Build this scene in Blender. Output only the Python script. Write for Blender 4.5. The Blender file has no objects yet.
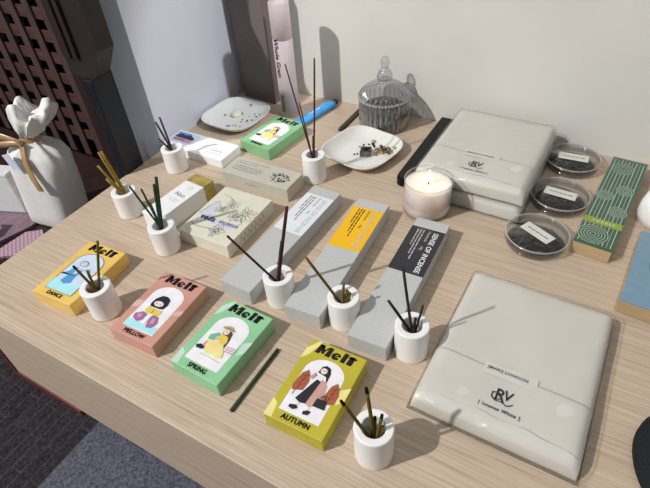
import bpy, bmesh, math, random
from mathutils import Vector, Matrix
random.seed(7)
PI = math.pi
SC = bpy.context.scene
COL = SC.collection
R = math.radians

# ------------------------------------------------------------------ materials
def lin(c):
    return tuple(((v/255)/12.92 if v/255 <= .04045 else ((v/255+.055)/1.055)**2.4) for v in c)

def new_mat(name):
    m = bpy.data.materials.new(name); m.use_nodes = True
    nt = m.node_tree; nt.nodes.clear()
    out = nt.nodes.new('ShaderNodeOutputMaterial')
    return m, nt, out

def N(nt, typ, **kw):
    n = nt.nodes.new(typ)
    for k, v in kw.items():
        if hasattr(n, k): setattr(n, k, v)
        else: n.inputs[k].default_value = v
    return n

def principled(nt, out, rough=.6, spec=.4):
    b = nt.nodes.new('ShaderNodeBsdfPrincipled')
    b.inputs['Roughness'].default_value = rough
    b.inputs['Specular IOR Level'].default_value = spec
    nt.links.new(b.outputs[0], out.inputs[0])
    return b

def ramp(nt, fac, stops):
    r = nt.nodes.new('ShaderNodeValToRGB')
    el = r.color_ramp.elements
    while len(el) < len(stops): el.new(.5)
    for e, (p, c) in zip(el, stops):
        e.position = p; e.color = (*lin(c), 1)
    nt.links.new(fac, r.inputs[0])
    return r

def coords(nt, scale=(1, 1, 1), rot=(0, 0, 0)):
    tc = nt.nodes.new('ShaderNodeTexCoord'); mp = nt.nodes.new('ShaderNodeMapping')
    mp.inputs['Scale'].default_value = scale; mp.inputs['Rotation'].default_value = rot
    nt.links.new(tc.outputs['Object'], mp.inputs[0])
    return mp.outputs[0]

def bump(nt, b, height, strength=.2, dist=.001):
    bp = nt.nodes.new('ShaderNodeBump')
    bp.inputs['Strength'].default_value = strength; bp.inputs['Distance'].default_value = dist
    nt.links.new(height, bp.inputs['Height']); nt.links.new(bp.outputs[0], b.inputs['Normal'])

def plain(name, c, rough=.6, spec=.4, var=.05, scale=60, bmp=0., metallic=0.):
    """procedural paint / paper: one colour with a slight noise in it"""
    m, nt, out = new_mat(name); b = principled(nt, out, rough, spec)
    b.inputs['Metallic'].default_value = metallic
    nz = N(nt, 'ShaderNodeTexNoise'); nz.inputs['Scale'].default_value = scale; nz.inputs['Detail'].default_value = 4
    nt.links.new(coords(nt), nz.inputs['Vector'])
    lo = tuple(max(0, v*(1-var)) for v in c); hi = tuple(min(255, v*(1+var)) for v in c)
    r = ramp(nt, nz.outputs['Fac'], [(.3, lo), (.7, hi)])
    nt.links.new(r.outputs[0], b.inputs['Base Color'])
    if bmp: bump(nt, b, nz.outputs['Fac'], bmp)
    return m

def clear(name, tint=(250, 250, 248), lo=.04, hi=.75, rough=.05, wrinkle=0., scale=40, milky=0., power=2.2, edge=None):
    """thin clear glass / plastic film: transparent with a view-angle dependent reflection"""
    m, nt, out = new_mat(name)
    tr = N(nt, 'ShaderNodeBsdfTransparent'); tr.inputs[0].default_value = (*lin(tint), 1)
    gl = N(nt, 'ShaderNodeBsdfGlossy'); gl.inputs['Roughness'].default_value = rough
    lw = N(nt, 'ShaderNodeLayerWeight'); lw.inputs['Blend'].default_value = .5
    pw = N(nt, 'ShaderNodeMath', operation='POWER'); pw.inputs[1].default_value = power
    mr = N(nt, 'ShaderNodeMapRange'); mr.inputs['To Min'].default_value = lo; mr.inputs['To Max'].default_value = hi
    if edge is not None:   # longer path through the glass at grazing angles darkens it
        er = N(nt, 'ShaderNodeValToRGB'); el = er.color_ramp.elements
        el[0].position = .25; el[0].color = (*lin(tint), 1); el[1].position = .95; el[1].color = (edge, edge, edge, 1)
        nt.links.new(lw.outputs['Facing'], er.inputs[0]); nt.links.new(er.outputs[0], tr.inputs[0])
    nt.links.new(lw.outputs['Facing'], pw.inputs[0]); nt.links.new(pw.outputs[0], mr.inputs['Value'])
    mx = N(nt, 'ShaderNodeMixShader')
    nt.links.new(mr.outputs[0], mx.inputs[0]); nt.links.new(tr.outputs[0], mx.inputs[1]); nt.links.new(gl.outputs[0], mx.inputs[2])
    last = mx
    if milky:
        df = N(nt, 'ShaderNodeBsdfDiffuse'); df.inputs[0].default_value = (.8, .8, .8, 1)
        m2 = N(nt, 'ShaderNodeMixShader'); m2.inputs[0].default_value = milky
        nt.links.new(mx.outputs[0], m2.inputs[1]); nt.links.new(df.outputs[0], m2.inputs[2]); last = m2
    nt.links.new(last.outputs[0], out.inputs[0])
    if wrinkle:
        nz = N(nt, 'ShaderNodeTexNoise'); nz.inputs['Scale'].default_value = scale; nz.inputs['Detail'].default_value = 3
        nt.links.new(coords(nt), nz.inputs['Vector'])
        bp = N(nt, 'ShaderNodeBump'); bp.inputs['Strength'].default_value = wrinkle; bp.inputs['Distance'].default_value = .004
        nt.links.new(nz.outputs['Fac'], bp.inputs['Height'])
        nt.links.new(bp.outputs[0], gl.inputs['Normal'])
    return m

def wood(name, stops, scale=(3, 170, 170), rough=.5, spec=.35, fine=900):
    m, nt, out = new_mat(name); b = principled(nt, out, rough, spec)
    v = coords(nt, scale)
    n1 = N(nt, 'ShaderNodeTexNoise'); n1.inputs['Scale'].default_value = 1; n1.inputs['Detail'].default_value = 3
    n1.inputs['Distortion'].default_value = .35
    nt.links.new(v, n1.inputs['Vector'])
    v2 = coords(nt, (scale[0]*2.5, scale[1]*4, scale[2]*4))
    n2 = N(nt, 'ShaderNodeTexNoise'); n2.inputs['Scale'].default_value = 1; n2.inputs['Detail'].default_value = 2
    nt.links.new(v2, n2.inputs['Vector'])
    ad = N(nt, 'ShaderNodeMath', operation='MULTIPLY_ADD'); ad.inputs[1].default_value = .58
    nt.links.new(n2.outputs['Fac'], ad.inputs[0])
    sc = N(nt, 'ShaderNodeMath', operation='MULTIPLY'); sc.inputs[1].default_value = .42
    nt.links.new(n1.outputs['Fac'], sc.inputs[0]); nt.links.new(sc.outputs[0], ad.inputs[2])
    r = ramp(nt, ad.outputs[0], stops)
    nt.links.new(r.outputs[0], b.inputs['Base Color'])
    bump(nt, b, ad.outputs[0], .12, .0006)
    return m

M = {}
M['oak'] = wood('oak', [(.30, (163, 143, 123)), (.44, (185, 165, 144)), (.56, (202, 182, 161)), (.70, (215, 197, 177))], (6, 330, 330))
M['red_wood'] = wood('red wood', [(.3, (44, 24, 19)), (.5, (70, 38, 29)), (.7, (92, 54, 42))], (8, 60, 60), .35, .5)
M['red_trim'] = wood('red trim wood', [(.3, (84, 34, 26)), (.7, (120, 54, 42))], (8, 60, 60), .4, .4)
M['slat_front'] = wood('lattice front wood', [(.3, (62, 44, 44)), (.7, (84, 62, 62))], (60, 60, 6), .45, .4)
M['slat_back'] = wood('lattice cross wood', [(.3, (58, 36, 30)), (.5, (76, 50, 42)), (.7, (94, 66, 57))], (6, 80, 80), .4, .5)
M['dark_wood'] = wood('dark wood', [(.3, (30, 20, 18)), (.7, (56, 38, 34))], (60, 60, 5), .4, .4)
M['void'] = plain('dark room stand-in', (9, 7, 7), .9, .1)
M['wall_white'] = plain('white wall paint', (222, 220, 214), .38, .35, .012, 9)
M['wall_grey'] = plain('cool wall paint', (204, 205, 214), .5, .3, .012, 9)
M['shade_grey'] = plain('painted wall shade', (118, 122, 132), .35, .4, .03, 12)
M['navy'] = plain('navy panel paint', (13, 20, 31), .4, .4, .1, 20)
M['brown_board'] = plain('brown board', (108, 98, 95), .55, .3, .04, 15)
M['dark_board'] = plain('dark brown board', (42, 33, 33), .45, .4, .08, 15)
M['ceramic'] = plain('white ceramic', (243, 242, 240), .32, .5, .012, 40)
M['porcelain'] = plain('porcelain', (230, 230, 224), .16, .55, .01, 40)
M['ash'] = plain('grey ash', (74, 66, 58), .95, .1, .25, 500)  # darkened so the colour carries the shade inside the holder
M['ink'] = plain('black ink', (24, 22, 24), .5, .3, .1)
M['soft_ink'] = plain('grey ink', (120, 118, 112), .6, .3, .1)
M['faint_ink'] = plain('faint grey ink', (176, 178, 180), .6, .3, .06)
M['blue_ink'] = plain('blue ink', (70, 76, 110), .6, .3, .1)
M['lilac_wash'] = plain('lilac wash', (206, 206, 222), .6, .3, .04)
M['white_ink'] = plain('white print', (240, 240, 240), .5, .3, .02)
M['paper_white'] = plain('white card', (240, 241, 243), .5, .35, .01)
for k, c in dict(card_yellow=(233, 196, 104), card_pink=(205, 152, 136), card_green=(146, 203, 156), card_lime=(190, 178, 52), card_mint=(138, 188, 140)).items():
    M[k] = plain(k.replace('_', ' '), c, .42, .45, .03, 35)
M['card_grey'] = plain('grey felt card', (190, 191, 190), .7, .25, .018, 260)
M['card_cream'] = plain('cream card', (222, 219, 202), .55, .3, .012, 60)
M['card_beige'] = plain('beige card', (198, 194, 180), .5, .35, .015, 60)
M['kraft'] = wood('kraft card', [(.3, (190, 164, 126)), (.7, (212, 186, 148))], (8, 90, 90), .7, .2)
M['label_yellow'] = plain('yellow label', (243, 188, 12), .45, .4, .015)
M['label_black'] = plain('black label', (38, 38, 46), .4, .4, .05)
M['label_white'] = plain('white label', (228, 232, 236), .45, .4, .01)
M['gold_foil'] = plain('gold foil', (176, 158, 84), .35, .5, .14, 90, metallic=.25)
for k, c in dict(p_white=(240, 238, 242), p_leaf=(170, 92, 64), p_leafdark=(128, 60, 44), p_hair=(34, 28, 32), p_skin=(240, 222, 212), p_rose=(205, 160, 148), p_black=(36, 36, 40),
                 p_yellow=(232, 206, 92), p_brown=(92, 66, 50), p_pink=(212, 150, 170), p_purple=(164, 110, 156), p_navy=(36, 42, 64), p_cyan=(176, 232, 240), p_blue=(86, 156, 214), p_sky=(206, 222, 240),
                 p_teal=(120, 180, 160), p_hat=(186, 170, 130), p_lightyellow=(240, 226, 150), p_seal=(196, 224, 206), p_pinkseal=(224, 184, 172)).items():
    M[k] = plain('print '+k[2:], c, .4, .45, .03, 60)
M['s_olive'] = plain('olive incense', (112, 94, 44), .85, .15, .12, 300)
M['s_gold'] = plain('golden incense', (158, 130, 66), .85, .15, .12, 300)
M['s_green'] = plain('green incense', (54, 70, 54), .85, .15, .15, 300)
M['s_char'] = plain('charcoal incense', (54, 54, 52), .85, .15, .15, 300)
M['s_brown'] = plain('brown incense', (78, 54, 50), .85, .15, .15, 300)
M['s_maroon'] = plain('maroon incense', (76, 48, 50), .85, .15, .15, 300)
M['burnt'] = plain('burnt tip', (28, 24, 22), .95, .1, .2, 400)
M['pouch_paper'] = plain('pouch paper', (212, 209, 202), .55, .35, .012, 30)
M['sticker'] = plain('frosted sticker', (216, 214, 208), .35, .4, .02)
M['chip_light'] = plain('grey incense chips', (78, 77, 74), .85, .15, .2, 200)
M['film'] = clear('clear film', (252, 252, 251), .03, .40, .30, .9, 34)
M['fold_highlight'] = clear('painted fold highlight', (250, 250, 248), .15, .5, .2, 0, 40, .7)  # milky white puts the highlight of the sleeve crease into its colour
M['film_box'] = clear('clear box film', (250, 250, 248), .03, .5, .1, .15, 20)
M['plastic'] = clear('clear plastic', (250, 250, 249), .015, .45, .08)
M['rim_clear'] = clear('clear rim', (235, 235, 233), .12, .7, .15, 0, 40, .30)
M['glass'] = clear('clear glass', (250, 251, 251), .03, .45, .04)
M['cut_glass'] = clear('cut glass', (244, 246, 247), .10, .9, .06, .1, 120, .07, 1.3, .48)
M['wax'] = plain('candle wax', (250, 230, 224), .5, .4, .01)
for n_ in M['wax'].node_tree.nodes:
    if n_.type == 'BSDF_PRINCIPLED':
        n_.inputs['Subsurface Weight'].default_value = .9; n_.inputs['Subsurface Radius'].default_value = (.035, .024, .02); n_.inputs['Subsurface Scale'].default_value = 1.
M['herbs'] = plain('dark dried herbs', (42, 33, 28), .9, .1, .5, 260, .8)
M['chips'] = plain('dark incense chips', (44, 44, 42), .85, .15, .2, 200)
M['seed_dark'] = plain('dark seeds', (72, 66, 52), .8, .2, .3, 300)
M['seed_light'] = plain('pale seeds', (170, 158, 118), .8, .2, .25, 300)
M['petal'] = plain('dried petal', (146, 106, 88), .8, .2, .25, 300)
M['resin'] = plain('pale resin', (232, 226, 208), .45, .4, .05, 200)
M['coal'] = plain('charcoal', (86, 82, 78), .9, .15, .2, 260)
M['coal_mid'] = plain('charred top', (70, 66, 64), .9, .15, .2, 260)
M['coal'] = plain('charcoal', (112, 108, 102), .9, .15, .2, 260)
M['coal_dark'] = plain('dark charcoal hollow', (42, 38, 38), .95, .1, .2, 260)
M['black_gloss'] = plain('black gloss', (8, 9, 10), .3, .2, .2, 30)
M['black_cloth'] = plain('black cloth', (30, 32, 35), .85, .2, .2, 500, .3)
M['dark_slat'] = plain('dark slat', (62, 56, 50), .6, .3, .15, 60)
M['tube_card'] = plain('mauve grey card tube', (190, 178, 178), .5, .35, .015, 40)
M['blue_foil'] = plain('bright blue wrap', (70, 156, 220), .35, .5, .05, 40)
M['sea_blue'] = plain('dusty blue card', (126, 160, 186), .6, .3, .03, 90)
M['sea_blue_dark'] = plain('dusty blue print', (100, 134, 160), .6, .3, .04, 90)
M['forest'] = plain('forest green card', (40, 92, 66), .45, .4, .04, 60)
M['line_white'] = plain('pale line print', (196, 214, 200), .5, .3, .02)
M['lime_band'] = plain('lime band', (150, 172, 52), .5, .35, .03)
M['bag_cloth'] = plain('ivory organza', (228, 226, 222), .7, .25, .02, 120, .1)
M['ribbon'] = plain('gold satin ribbon', (176, 142, 100), .32, .5, .08, 60)
M['tag_card'] = plain('pale tag', (214, 220, 236), .5, .3, .02)
M['mauve_cloth'] = plain('mauve cloth', (128, 106, 116), .85, .2, .08, 90)
M['white_paper'] = plain('white paper', (218, 218, 218), .6, .3, .02)

def checked_cloth():
    m, nt, out = new_mat('pink crosshatch cloth'); b = principled(nt, out, .8, .2)
    w = []
    for rz in (R(35), R(-55)):
        t = N(nt, 'ShaderNodeTexWave'); t.inputs['Scale'].default_value = 45; t.inputs['Distortion'].default_value = .3
        nt.links.new(coords(nt, (1, 1, 1), (0, 0, rz)), t.inputs['Vector']); w.append(t)
    mx = N(nt, 'ShaderNodeMath', operation='MULTIPLY')
    nt.links.new(w[0].outputs['Fac'], mx.inputs[0]); nt.links.new(w[1].outputs['Fac'], mx.inputs[1])
    r = ramp(nt, mx.outputs[0], [(.1, (152, 120, 136)), (.5, (196, 166, 180))])
    nt.links.new(r.outputs[0], b.inputs['Base Color'])
    return m
M['pink_cloth'] = checked_cloth()

def carpet(name, a, c, scale, weave):
    m, nt, out = new_mat(name); b = principled(nt, out, .95, .1)
    nz = N(nt, 'ShaderNodeTexNoise'); nz.inputs['Scale'].default_value = scale; nz.inputs['Detail'].default_value = 6
    nt.links.new(coords(nt), nz.inputs['Vector'])
    fac = nz.outputs['Fac']
    if weave:
        br = N(nt, 'ShaderNodeTexBrick'); br.inputs['Scale'].default_value = 1
        br.inputs['Brick Width'].default_value = .16; br.inputs['Row Height'].default_value = .035; br.inputs['Mortar Size'].default_value = .0022
        br.inputs['Color1'].default_value = (.25, .25, .25, 1); br.inputs['Color2'].default_value = (.4, .4, .4, 1); br.inputs['Mortar'].default_value = (.75, .75, .75, 1)
        nt.links.new(coords(nt, rot=(0, 0, R(90))), br.inputs['Vector'])
        ad = N(nt, 'ShaderNodeMix'); ad.data_type = 'FLOAT'; ad.inputs[0].default_value = .35
        nt.links.new(nz.outputs['Fac'], ad.inputs[2]); nt.links.new(br.outputs['Color'], ad.inputs[3]); fac = ad.outputs[0]
    r = ramp(nt, fac, [(.3, a), (.7, c)])
    nt.links.new(r.outputs[0], b.inputs['Base Color'])
    bump(nt, b, nz.outputs['Fac'], .6, .004)
    return m
M['carpet_dark'] = carpet('dark woven carpet', (34, 30, 33), (80, 74, 78), 150, True)
M['carpet_light'] = carpet('speckled blue grey carpet', (66, 68, 79), (118, 120, 132), 170, False)

def emit(name, c, s):
    m, nt, out = new_mat(name)
    e = N(nt, 'ShaderNodeEmission'); e.inputs[0].default_value = (*lin(c), 1); e.inputs[1].default_value = s
    nt.links.new(e.outputs[0], out.inputs[0]); return m
M['flame'] = emit('candle flame', (255, 236, 190), 6)

# ------------------------------------------------------------------ mesh builder
class MB:
    def __init__(s): s.v = []; s.f = []; s.m = []; s.s = []; s.mats = []
    def mi(s, mat):
        if mat not in s.mats: s.mats.append(mat)
        return s.mats.index(mat)
    def add(s, vs, fs, mat, smooth=False, T=None):
        o = len(s.v); i = s.mi(mat)
        for p in vs:
            p = Vector(p); s.v.append(tuple(T @ p) if T else tuple(p))
        for f in fs: s.f.append(tuple(o+k for k in f)); s.m.append(i); s.s.append(smooth)
        return s
    def bm(s, b, mat, smooth=False, T=None):
        b.verts.index_update()
        s.add([v.co.copy() for v in b.verts], [[v.index for v in f.verts] for f in b.faces], mat, smooth, T); b.free(); return s
    def box(s, x0, x1, y0, y1, z0, z1, mat, bev=0., seg=2, T=None):
        b = bmesh.new(); bmesh.ops.create_cube(b, size=1)
        for v in b.verts: v.co = Vector(((x0+x1)/2+v.co.x*(x1-x0), (y0+y1)/2+v.co.y*(y1-y0), (z0+z1)/2+v.co.z*(z1-z0)))
        if bev: bmesh.ops.bevel(b, geom=b.edges[:], offset=bev, segments=seg, affect='EDGES', profile=.5)
        return s.bm(b, mat, False, T)
    def lathe(s, prof, mat, n=48, fn=None, smooth=True, T=None, cap0=True, cap1=True):
        vs = []; fs = []
        for r, z in prof:
            for k in range(n):
                a = 2*PI*k/n; q = r*(fn(a, r, z) if fn else 1); vs.append((q*math.cos(a), q*math.sin(a), z))
        for i in range(len(prof)-1):
            for k in range(n):
                fs.append((i*n+k, i*n+(k+1) % n, (i+1)*n+(k+1) % n, (i+1)*n+k))
        if cap0: fs.append(tuple(range(n-1, -1, -1)))
        if cap1: fs.append(tuple((len(prof)-1)*n+k for k in range(n)))
        return s.add(vs, fs, mat, smooth, T)
    def tube(s, path, r, mat, n=10, smooth=True):
        path = [Vector(p) for p in path]; rs = r if isinstance(r, (list, tuple)) else [r]*len(path)
        vs = []; fs = []; up = None
        for i, p in enumerate(path):
            d = (path[min(i+1, len(path)-1)]-path[max(i-1, 0)]).normalized()
            if up is None: up = Vector((0, 0, 1)) if abs(d.z) < .9 else Vector((1, 0, 0))
            x = d.cross(up).normalized(); y = x.cross(d).normalized(); up = y
            for k in range(n):
                a = 2*PI*k/n; vs.append(p+x*(rs[i]*math.cos(a))+y*(rs[i]*math.sin(a)))
        for i in range(len(path)-1):
            for k in range(n): fs.append((i*n+k, i*n+(k+1) % n, (i+1)*n+(k+1) % n, (i+1)*n+k))
        fs.append(tuple(range(n-1, -1, -1))); fs.append(tuple((len(path)-1)*n+k for k in range(n)))
        return s.add(vs, fs, mat, smooth)
    def poly(s, pts, z, mat, T=None):
        return s.add([(x, y, z) for x, y in pts], [tuple(range(len(pts)))], mat, False, T)
    def prism(s, pts, z0, z1, mat, T=None, smooth=False):
        n = len(pts); vs = [(x, y, z0) for x, y in pts]+[(x, y, z1) for x, y in pts]
        fs = [tuple(range(n-1, -1, -1)), tuple(range(n, 2*n))]+[(k, (k+1) % n, n+(k+1) % n, n+k) for k in range(n)]
        return s.add(vs, fs, mat, smooth, T)
    def line(s, pts, w, z, mat, T=None):
        for (a, b), (c, d) in zip(pts, pts[1:]):
            L = math.hypot(c-a, d-b) or 1e-9; nx, ny = -(d-b)/L*w/2, (c-a)/L*w/2
            s.add([(a+nx, b+ny, z), (a-nx, b-ny, z), (c-nx, d-ny, z), (c+nx, d+ny, z)], [(0, 1, 2, 3)], mat, False, T)
        return s
    def text(s, txt, size, z, mat, at=(0, 0), rot=0., bold=0., sx=1., shear=0., align='CENTER', space=1.):
        cu = bpy.data.curves.new('t', 'FONT'); cu.body = txt; cu.size = size; cu.offset = bold; cu.shear = shear
        cu.align_x = align; cu.align_y = 'CENTER'; cu.space_character = space; cu.resolution_u = 3; cu.fill_mode = 'FRONT'
        o = bpy.data.objects.new('t', cu); COL.objects.link(o)
        dg = bpy.context.evaluated_depsgraph_get(); me = bpy.data.meshes.new_from_object(o.evaluated_get(dg))
        T = Matrix.Translation((at[0], at[1], z)) @ Matrix.Rotation(rot, 4, 'Z') @ Matrix.Scale(sx, 4, (1, 0, 0))
        s.add([(v.co.x, v.co.y, 0) for v in me.vertices], [tuple(p.vertices) for p in me.polygons], mat, False, T)
        bpy.data.objects.remove(o); bpy.data.curves.remove(cu); bpy.data.meshes.remove(me)
        return s
    def build(s, name, parent=None, loc=(0, 0, 0), rot=(0, 0, 0)):
        me = bpy.data.meshes.new(name); me.from_pydata([tuple(v) for v in s.v], [], s.f)
        for m in s.mats: me.materials.append(M[m])
        for p, i, sm in zip(me.polygons, s.m, s.s): p.material_index = i; p.use_smooth = sm
        me.update()
        o = bpy.data.objects.new(name, me); COL.objects.link(o)
        o.location = loc; o.rotation_euler = rot
        if parent: o.parent = parent
        return o

def tag(o, label=None, cat=None, group=None, kind=None):
    if label: o['label'] = label
    if cat: o['category'] = cat
    if group: o['group'] = group
    if kind: o['kind'] = kind
    return o

def thing(name, label, cat, loc=(0, 0, 0), rz=0., group=None):
    o = bpy.data.objects.new(name, None); COL.objects.link(o); o.empty_display_size = .02
    o.location = loc; o.rotation_euler = (0, 0, R(rz))
    return tag(o, label, cat, group)

def copy_tree(o, parent=None):
    c = o.copy(); COL.objects.link(c); c.parent = parent
    for ch in list(o.children): copy_tree(ch, c)
    return c

def ell(cx, cy, rx, ry, n=20, a0=0, a1=2*PI):
    full = abs(a1-a0-2*PI) < 1e-6
    return [(cx+rx*math.cos(a0+(a1-a0)*k/(n if full else n-1)), cy+ry*math.sin(a0+(a1-a0)*k/(n if full else n-1))) for k in range(n)]

# ------------------------------------------------------------------ the setting
FZ = -.75
LX, FY, WY = -.70, .1416, .85
def structure(mb, name):
    return tag(mb.build(name), kind='structure')
structure(MB().box(-.945, 2.2, -1.6, 2.2, FZ-.02, FZ, 'carpet_light'), 'floor')
structure(MB().box(-2.6, -.945, -1.6, 2.2, FZ-.02, FZ, 'carpet_dark'), 'floor.001')
structure(MB().box(-.716, 1.7, WY, WY+.1, FZ, 1.5, 'wall_white'), 'wall_back')
structure(MB().box(-.716, LX, .505, WY, FZ, .285, 'wall_grey'), 'wall_left')
structure(MB().box(-.7155, LX+.0015, .5048, .556, FZ, .2852, 'shade_grey'), 'shade_strip')  # flat strip with the shade at the wall end put into its colour

# table
tb = thing('display_table', 'long pale oak display table with a deep front apron along the wall', 'table', (0, 0, FZ))
def at0(mb, name, parent): return mb.build(name, parent, (0, 0, -FZ))
at0(MB().box(LX, 1.15, FY, WY-.001, -.024, 0, 'oak', .0012), 'tabletop', tb)
at0(MB().box(-.672, 1.12, FY+.0006, FY+.02, -.155, -.0235, 'oak', .001), 'front_apron', tb)
at0(MB().box(-.672, -.652, FY+.02, WY-.01, -.155, -.0235, 'oak', .001), 'side_apron', tb)
at0(MB().box(-.680, -.53, FY-.0012, FY+.02, -.170, -.1552, 'red_trim', .001), 'lower_rail', tb)
at0(MB().box(-.680, -.6722, FY-.0012, FY+.02, -.1552, -.0245, 'red_trim', .001), 'corner_strip', tb)
for x, y in ((-.60, .58), (1.05, .58), (-.60, .80), (1.05, .80)):
    at0(MB().box(x-.025, x+.025, y-.025, y+.025, FZ, -.02, 'oak', .002), 'leg', tb)

# lattice bench at the far left
LY = .60; SEAT = -.12
lb = thing('lattice_bench', 'reddish dark wooden bench with a square-hole lattice back left of the table', 'bench', (-1.3, LY, FZ))
def lat(mb, name): return mb.build(name, lb, (1.3, -LY, -FZ))
lat(MB().box(-1.85, -.845, .24, LY-.002, SEAT-.05, SEAT, 'dark_wood', .003), 'seat')
cols = [-.965-.05*k for k in range(17)]          # vertical slats
for x in cols: lat(MB().box(x-.0105, x+.0105, LY, LY+.004, SEAT, .62, 'slat_front', .0006), 'vertical_slat')
zs = [.2175-.0436*k+.0218 for k in range(-9, 8)]
for z in zs:
    if z > SEAT+.012: lat(MB().box(-1.80, -.935, LY+.004, LY+.008, z-.0115, z+.0115, 'slat_back', .0006), 'horizontal_slat')
lat(MB().box(-.945, -.885, LY-.008, LY+.03, SEAT, .62, 'dark_wood', .003), 'end_stile')
lat(MB().box(-1.82, -.945, LY-.006, LY+.03, .60, .66, 'dark_wood', .003), 'top_rail')
lat(MB().box(-1.85, -.722, LY+.09, LY+.11, FZ, .66, 'void'), 'shade_backdrop')  # added black sheet standing in for the dark room behind the lattice
lat(MB().box(-.885, -.722, LY+.01, LY+.09, FZ, .66, 'dark_wood', .002), 'side_panel')
for x in (-1.8, -.80):
    lat(MB().box(x-.025, x+.025, .27, .32, FZ, SEAT-.05, 'red_wood', .002), 'leg')

# navy pedestal and brown display box beside the wall end
tag(MB().box(-.716, -.697, .463, .503, 0, .172-FZ, 'navy', .002).build('pedestal', None, (0, 0, FZ)), 'tall narrow navy pedestal at the end of the left wall', 'pedestal')
bb = thing('display_case', 'dark brown wooden display case on the navy pedestal beside the lattice', 'display case', (-.70, .486, .172))
P_ = [(-.045, 0), (.002, 0), (.033, .046), (.033, .14), (-.045, .14)]
T_ = Matrix(((1, 0, 0, 0), (0, 0, -1, 0), (0, 1, 0, 0), (0, 0, 0, 1)))
MB().prism(P_, -.016, .016, 'dark_board', T_).build('case_body', bb)
for x0, x1 in ((-.045, -.028), (-.022, -.012)):
    MB().box(x0, x1, -.021, -.0162, .03, .14, 'dark_wood', .001).build('front_batten', bb)

# ------------------------------------------------------------------ printed cards
def title(mb, w, l, z, cy, width, height, mat='ink', cut=None):
    """the heavy slanted stencil word Melt"""
    x0 = -width/2; k = width/3.05; h = height
    def q(pts): mb.poly([(x0+k*x+.10*h*y, cy-h/2+h*y) for x, y in pts], z, mat)
    q([(0, 0), (.34, 0), (.40, 1), (.06, 1)]); q([(.14, .98), (.40, 1), (.72, .12), (.48, .12)]); q([(.60, .30), (.94, 1), (.80, 1), (.50, .42)])
    q([(.78, 0), (1.18, 0), (1.14, 1), (.84, 1)])
    e = [(1.58+.34*math.cos(a), .36+.38*math.sin(a)) for a in [PI*.08+2*PI*.86*t/20 for t in range(21)]]
    i = [(1.60+.13*math.cos(a), .42+.14*math.sin(a)) for a in [PI*.08+2*PI*.86*t/20 for t in range(21)]]
    for t in range(20): q([i[t], i[t+1], e[t+1], e[t]])
    q([(1.45, .32), (1.90, .40), (1.90, .50), (1.45, .44)])
    q([(2.02, 0), (2.36, 0), (2.36, 1.02), (2.02, 1.02)])
    q([(2.50, .05), (2.62, 0), (2.92, 0), (2.92, .92), (2.54, .92)]); q([(2.42, .66), (3.06, .66), (3.06, .84), (2.42, .84)])

def arch(w, l, x0, x1, yb, ysh, ytop):
    cx = (x0+x1)/2; return [(x0*w, yb*l), (x1*w, yb*l), (x1*w, ysh*l)]+[(cx*w+(x1-x0)/2*w*math.cos(a), ysh*l+(ytop-ysh)*l*math.sin(a)) for a in [PI*k/16 for k in range(1, 16)]]+[(x0*w, ysh*l)]

def pic_autumn(p, w, l, z):
    d = .00012
    def g(pts, m, k): p.poly([(x*w, y*l) for x, y in pts], z+d*k, m)
    for cx, cy, s in ((-.25, .0, 1), (.28, -.02, 1)):
        g([(cx-.11*s, cy-.09), (cx-.07, cy-.15), (cx+.09, cy-.11), (cx+.11, cy), (cx+.05, cy+.09), (cx-.0, cy+.13), (cx-.07, cy+.07)], 'p_leaf', 1)
        p.line([((cx-.03)*w, (cy-.19)*l), ((cx+.02)*w, (cy+.08)*l)], .0009, z+2*d, 'p_leafdark')
        for t in (-.07, -.01, .04): p.line([((cx-.07)*w, (cy+t+.03)*l), (cx*w, (cy+t)*l), ((cx+.07)*w, (cy+t+.04)*l)], .0006, z+2*d, 'p_leafdark')
    g([(-.10, .13), (-.08, .22), (-.02, .245), (.06, .23), (.10, .17), (.11, .07), (.03, .09)], 'p_hair', 3)
    p.poly(ell(-.02*w, .175*l, .055*w, .036*l), z+4*d, 'p_skin')
    p.line([(-.05*w, .178*l), (.02*w, .182*l)], .0005, z+5*d, 'p_black')
    g([(-.12, .14), (-.02, .13), (.06, .12), (.10, .06), (.0, .04), (-.09, .06)], 'p_white', 4)
    g([(-.13, .13), (-.08, .10), (-.13, .04), (-.18, .05)], 'p_rose', 4)
    g([(-.05, .06), (.05, .05), (.0, -.23), (-.10, -.245), (-.20, -.22)], 'p_black', 4)
    g([(.03, .08), (.11, .06), (.13, -.05), (.12, -.22), (.06, -.25), (-.01, -.235)], 'p_rose', 5)
    g([(.10, .05), (.15, .03), (.18, -.10), (.14, -.11)], 'p_rose', 4)
    g([(.11, -.13), (.27, -.12), (.30, -.22), (.10, -.225)], 'p_black', 6)
    p.line([(.15*w, -.125*l), (.17*w, -.085*l), (.22*w, -.085*l), (.24*w, -.12*l)], .0008, z+6*d, 'p_black')
    for sx, y0 in ((-.11, -.23), (.07, -.24)):
        p.line([(sx*w, y0*l), ((sx-.01)*w, (y0-.06)*l)], .0022, z+3*d, 'p_skin')
    g([(-.22, -.30), (-.12, -.28), (-.08, -.31), (-.14, -.34), (-.22, -.33)], 'p_black', 6)
    g([(.02, -.31), (.09, -.285), (.13, -.29), (.11, -.335), (.03, -.345)], 'p_black', 6)

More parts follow.
